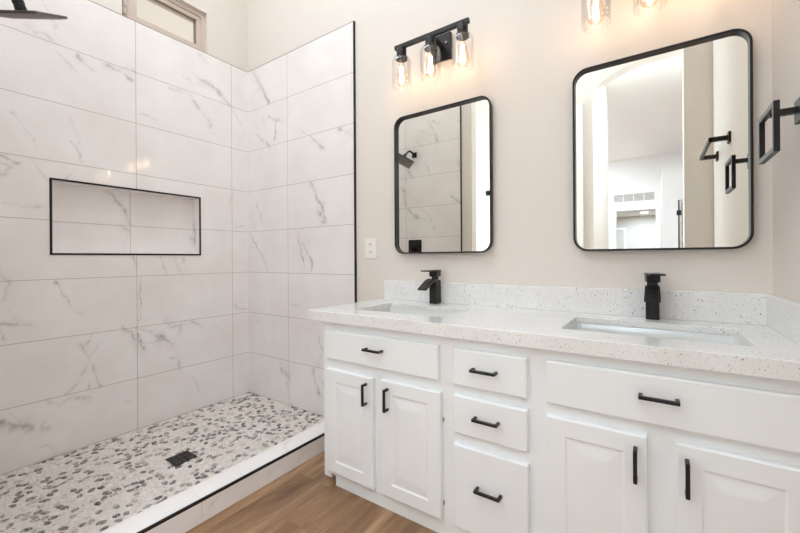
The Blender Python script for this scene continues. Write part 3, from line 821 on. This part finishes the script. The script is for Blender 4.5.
t = thing('wall_outlet', 'white duplex outlet cover on the wall beside the tile edge', 'outlet', (1.175, TT, 1.03))
obj('cover_plate', box(nb(), 1.137, 1.217, 0.002, TT, 0.972, 1.088, 0.0015), M_PLASTIC, t)
for z in (1.052, 1.008):
    so = obj('socket', box(nb(), 1.160, 1.194, 0.0, 0.003, z - 0.015, z + 0.015, 0.001), M_PLASTIC, t)
    b = nb(); box(b, 1.168, 1.171, -0.0005, 0.001, z - 0.002, z + 0.008); box(b, 1.183, 1.186, -0.0005, 0.001, z - 0.002, z + 0.008); box(b, 1.175, 1.179, -0.0005, 0.001, z - 0.010, z - 0.006)
    obj('slot', b, M_DARK, so)

# shower fittings
t = thing('rain_shower', 'black square rain shower head on a short bent arm above the shower', 'shower', (0.53, YS, 2.02))
obj('flange', box(nb(), 0.535, 0.585, YS, YS + 0.012, 1.975, 2.025, 0.001), M_BLACK, t)
hc = Vector((0.530, -1.311, 1.917))
HM = Matrix.Rotation(0.845, 4, 'Z') @ Matrix.Rotation(0.043, 4, 'Y') @ Matrix.Rotation(0.597, 4, 'X')
HM = (HM @ Vector((0, 0, 1))).rotation_difference(Vector((0.27, -0.38, 0.885)).normalized()).to_matrix().to_4x4() @ HM
nrm = (HM @ Vector((0, 0, 1)))
j = hc + nrm * 0.055
b = nb(); tube(b, [(0.56, YS + 0.01, 2.0), (0.558, YS + 0.05, 2.018), (0.556, YS + 0.085, 2.022), (0.552, YS + 0.110, 2.012), j], 0.0105); obj('arm', b, M_BLACK, t, True)
b = nb(); cyl(b, j + nrm * 0.012, j - nrm * 0.02, 0.015, 0.019); cyl(b, j - nrm * 0.02, hc + nrm * 0.004, 0.017, 0.020); obj('ball_joint', b, M_BLACK, t, True)
b = nb(); box(b, -0.1, 0.1, -0.1, 0.1, -0.004, 0.006, 0.002); b.transform(Matrix.Translation(hc) @ HM); pl = obj('spray_plate', b, M_HEAD, t)
b = nb()
for i in range(13):
    for k in range(13):
        cyl(b, (-0.084 + 0.014 * i, -0.084 + 0.014 * k, -0.004), (-0.084 + 0.014 * i, -0.084 + 0.014 * k, -0.0085), 0.0032, 0.0022, 6)
b.transform(Matrix.Translation(hc) @ HM); obj('nozzles', b, mat('grey_silicone', srgb(175, 165, 160), 0.5), pl)

t = thing('shower_valve', 'black square shower valve plate on the end wall, seen in the small mirror', 'shower valve', (0.56, YS, 1.08))
obj('cover_plate', box(nb(), 0.485, 0.635, YS, YS + 0.010, 1.005, 1.155, 0.002), M_BLACK, t)
b = nb(); box(b, 0.545, 0.575, YS + 0.01, YS + 0.05, 1.055, 1.085, 0.002); box(b, 0.548, 0.572, YS + 0.04, YS + 0.05, 0.985, 1.085, 0.002); obj('handle', b, M_BLACK, t)

t = thing('floor_drain', 'black square drain grate in the pebble shower floor', 'drain', (0.554, -0.752, ZP))
b = nb(); slab(b, 'z', ZP - 0.02, ZP + 0.0015, 0.500, 0.608, -0.806, -0.698, ((0.508, 0.600, -0.798, -0.706),)); obj('frame', b, M_BLACK, t)
b = nb()
for i in range(6):
    x = 0.5135 + 0.0152 * i; box(b, x - 0.0035, x + 0.0045, -0.798, -0.706, ZP - 0.003, ZP + 0.0008)
for y in (-0.775, -0.752, -0.729): box(b, 0.508, 0.600, y - 0.0028, y + 0.0028, ZP - 0.003, ZP + 0.0006)
obj('grate', b, M_GRATE, t)
obj('sump', box(nb(), 0.508, 0.600, -0.798, -0.706, ZP - 0.022, ZP - 0.018), mat('dark_sump', srgb(14, 14, 14), 0.6), t)

# ================================================================== THINGS BEYOND THE ARCH
t = thing('vent_grille', 'white slatted vent grille above the hall doorway, seen in the large mirror', 'vent', (2.155, -8.3, 2.3))
b = nb(); slab(b, 'y', -8.30, -8.285, 1.74, 2.57, 2.215, 2.435, tuple((1.765 + 0.2 * k, 1.945 + 0.2 * k, 2.24, 2.41) for k in range(4))); obj('frame', b, M_WHITE, t)
for k in range(4):
    b = nb()
    for q in range(6): box(b, 1.765 + 0.2 * k, 1.945 + 0.2 * k, -8.298, -8.288, 2.248 + 0.027 * q, 2.262 + 0.027 * q)
    obj('louver', b, mat('grey_louver', srgb(180, 170, 162), 0.5), t)
t = thing('bookcase', 'white open shelves inside the closet, seen in the large mirror', 'shelf', (3.15, -7.3, 0))
b = nb(); box(b, 2.93, 2.955, -7.5, -7.0, 0, 2.02); box(b, 3.42, 3.445, -7.5, -7.0, 0, 2.02); box(b, 2.93, 3.445, -7.515, -7.5, 0, 2.02); obj('carcass', b, M_WHITE, t)
for z in (0.3, 0.65, 1.0, 1.27, 1.62, 1.99): obj('shelf', box(nb(), 2.955, 3.42, -7.5, -7.01, z, z + 0.025), M_WHITE, t)

def downlight(x, y, z, power, label, r=0.09):
    t = thing('ceiling_light', label, 'light', (x, y, z), 'recessed ceiling lights')
    b = nb(); lathe(b, [(r, z), (r + 0.02, z - 0.002), (r + 0.022, z - 0.006), (r + 0.004, z - 0.009), (r - 0.002, z - 0.004)], x, y); obj('trim_ring', b, M_WHITE, t, True)
    b = nb(); lathe(b, [(0, z - 0.003), (r, z - 0.003)], x, y); obj('lens', b, M_LENS, t)
    ld = bpy.data.lights.new('downlight_lamp', 'AREA'); ld.shape = 'DISK'; ld.size = 2 * r; ld.energy = power; ld.color = C_WARM
    lo = bpy.data.objects.new('downlight_lamp', ld); C.objects.link(lo); lo.location = (x, y, z - 0.012)

def panel(x, y, z, w, l, power, label):  # invented ceiling panel with its lamp, out of view, for even brightness
    t = thing('ceiling_light', label, 'light', (x, y, z), 'added ceiling fill panels')
    b = nb(); slab(b, 'z', z - 0.02, z, x - w / 2 - 0.02, x + w / 2 + 0.02, y - l / 2 - 0.02, y + l / 2 + 0.02, ((x - w / 2, x + w / 2, y - l / 2, y + l / 2),)); obj('frame', b, M_WHITE, t)
    obj('diffuser', box(nb(), x - w / 2, x + w / 2, y - l / 2, y + l / 2, z - 0.012, z - 0.006), M_LENS, t)
    ld = bpy.data.lights.new('panel_fill_lamp', 'AREA'); ld.shape = 'RECTANGLE'; ld.size = w; ld.size_y = l; ld.energy = power; ld.color = C_WARM
    lo = bpy.data.objects.new('panel_fill_lamp', ld); C.objects.link(lo); lo.location = (x, y, z - 0.021)
panel(1.05, -1.15, ZC, 1.6, 0.8, P_BATH, 'large flat ceiling fill panel, added unseen between the shower and the vanity')  # added source lifting the shower and right wall
panel(1.75, -2.1, ZC, 1.8, 0.4, P_ENTRY, 'long narrow ceiling fill panel, added unseen by the arch')  # added source for the space before the arch
panel(2.60, -3.0, 3.2, 1.0, 0.40, P_PASS, 'flat rectangular ceiling fill panel, added unseen in the passage behind the arch')  # added source lighting the cabinet fronts through the arch
downlight(1.1, -5.3, 3.2, P_BED, 'round recessed bedroom fill light, added unseen in the middle, near the arch')  # the four bedroom lights are invented, to brighten the reflected room
downlight(-0.2, -5.3, 3.2, P_BED, 'round recessed bedroom fill light, added unseen on the window side, near the arch')
downlight(1.1, -7.0, 3.2, P_BED, 'round recessed bedroom fill light, added unseen in the middle, near the hall')
downlight(-0.2, -7.0, 3.2, P_BED, 'round recessed bedroom fill light, added unseen on the window side, near the hall')
downlight(2.27, -13.0, 2.44, P_HALL, 'round recessed hall ceiling light seen through the doorway in the large mirror', 0.10)
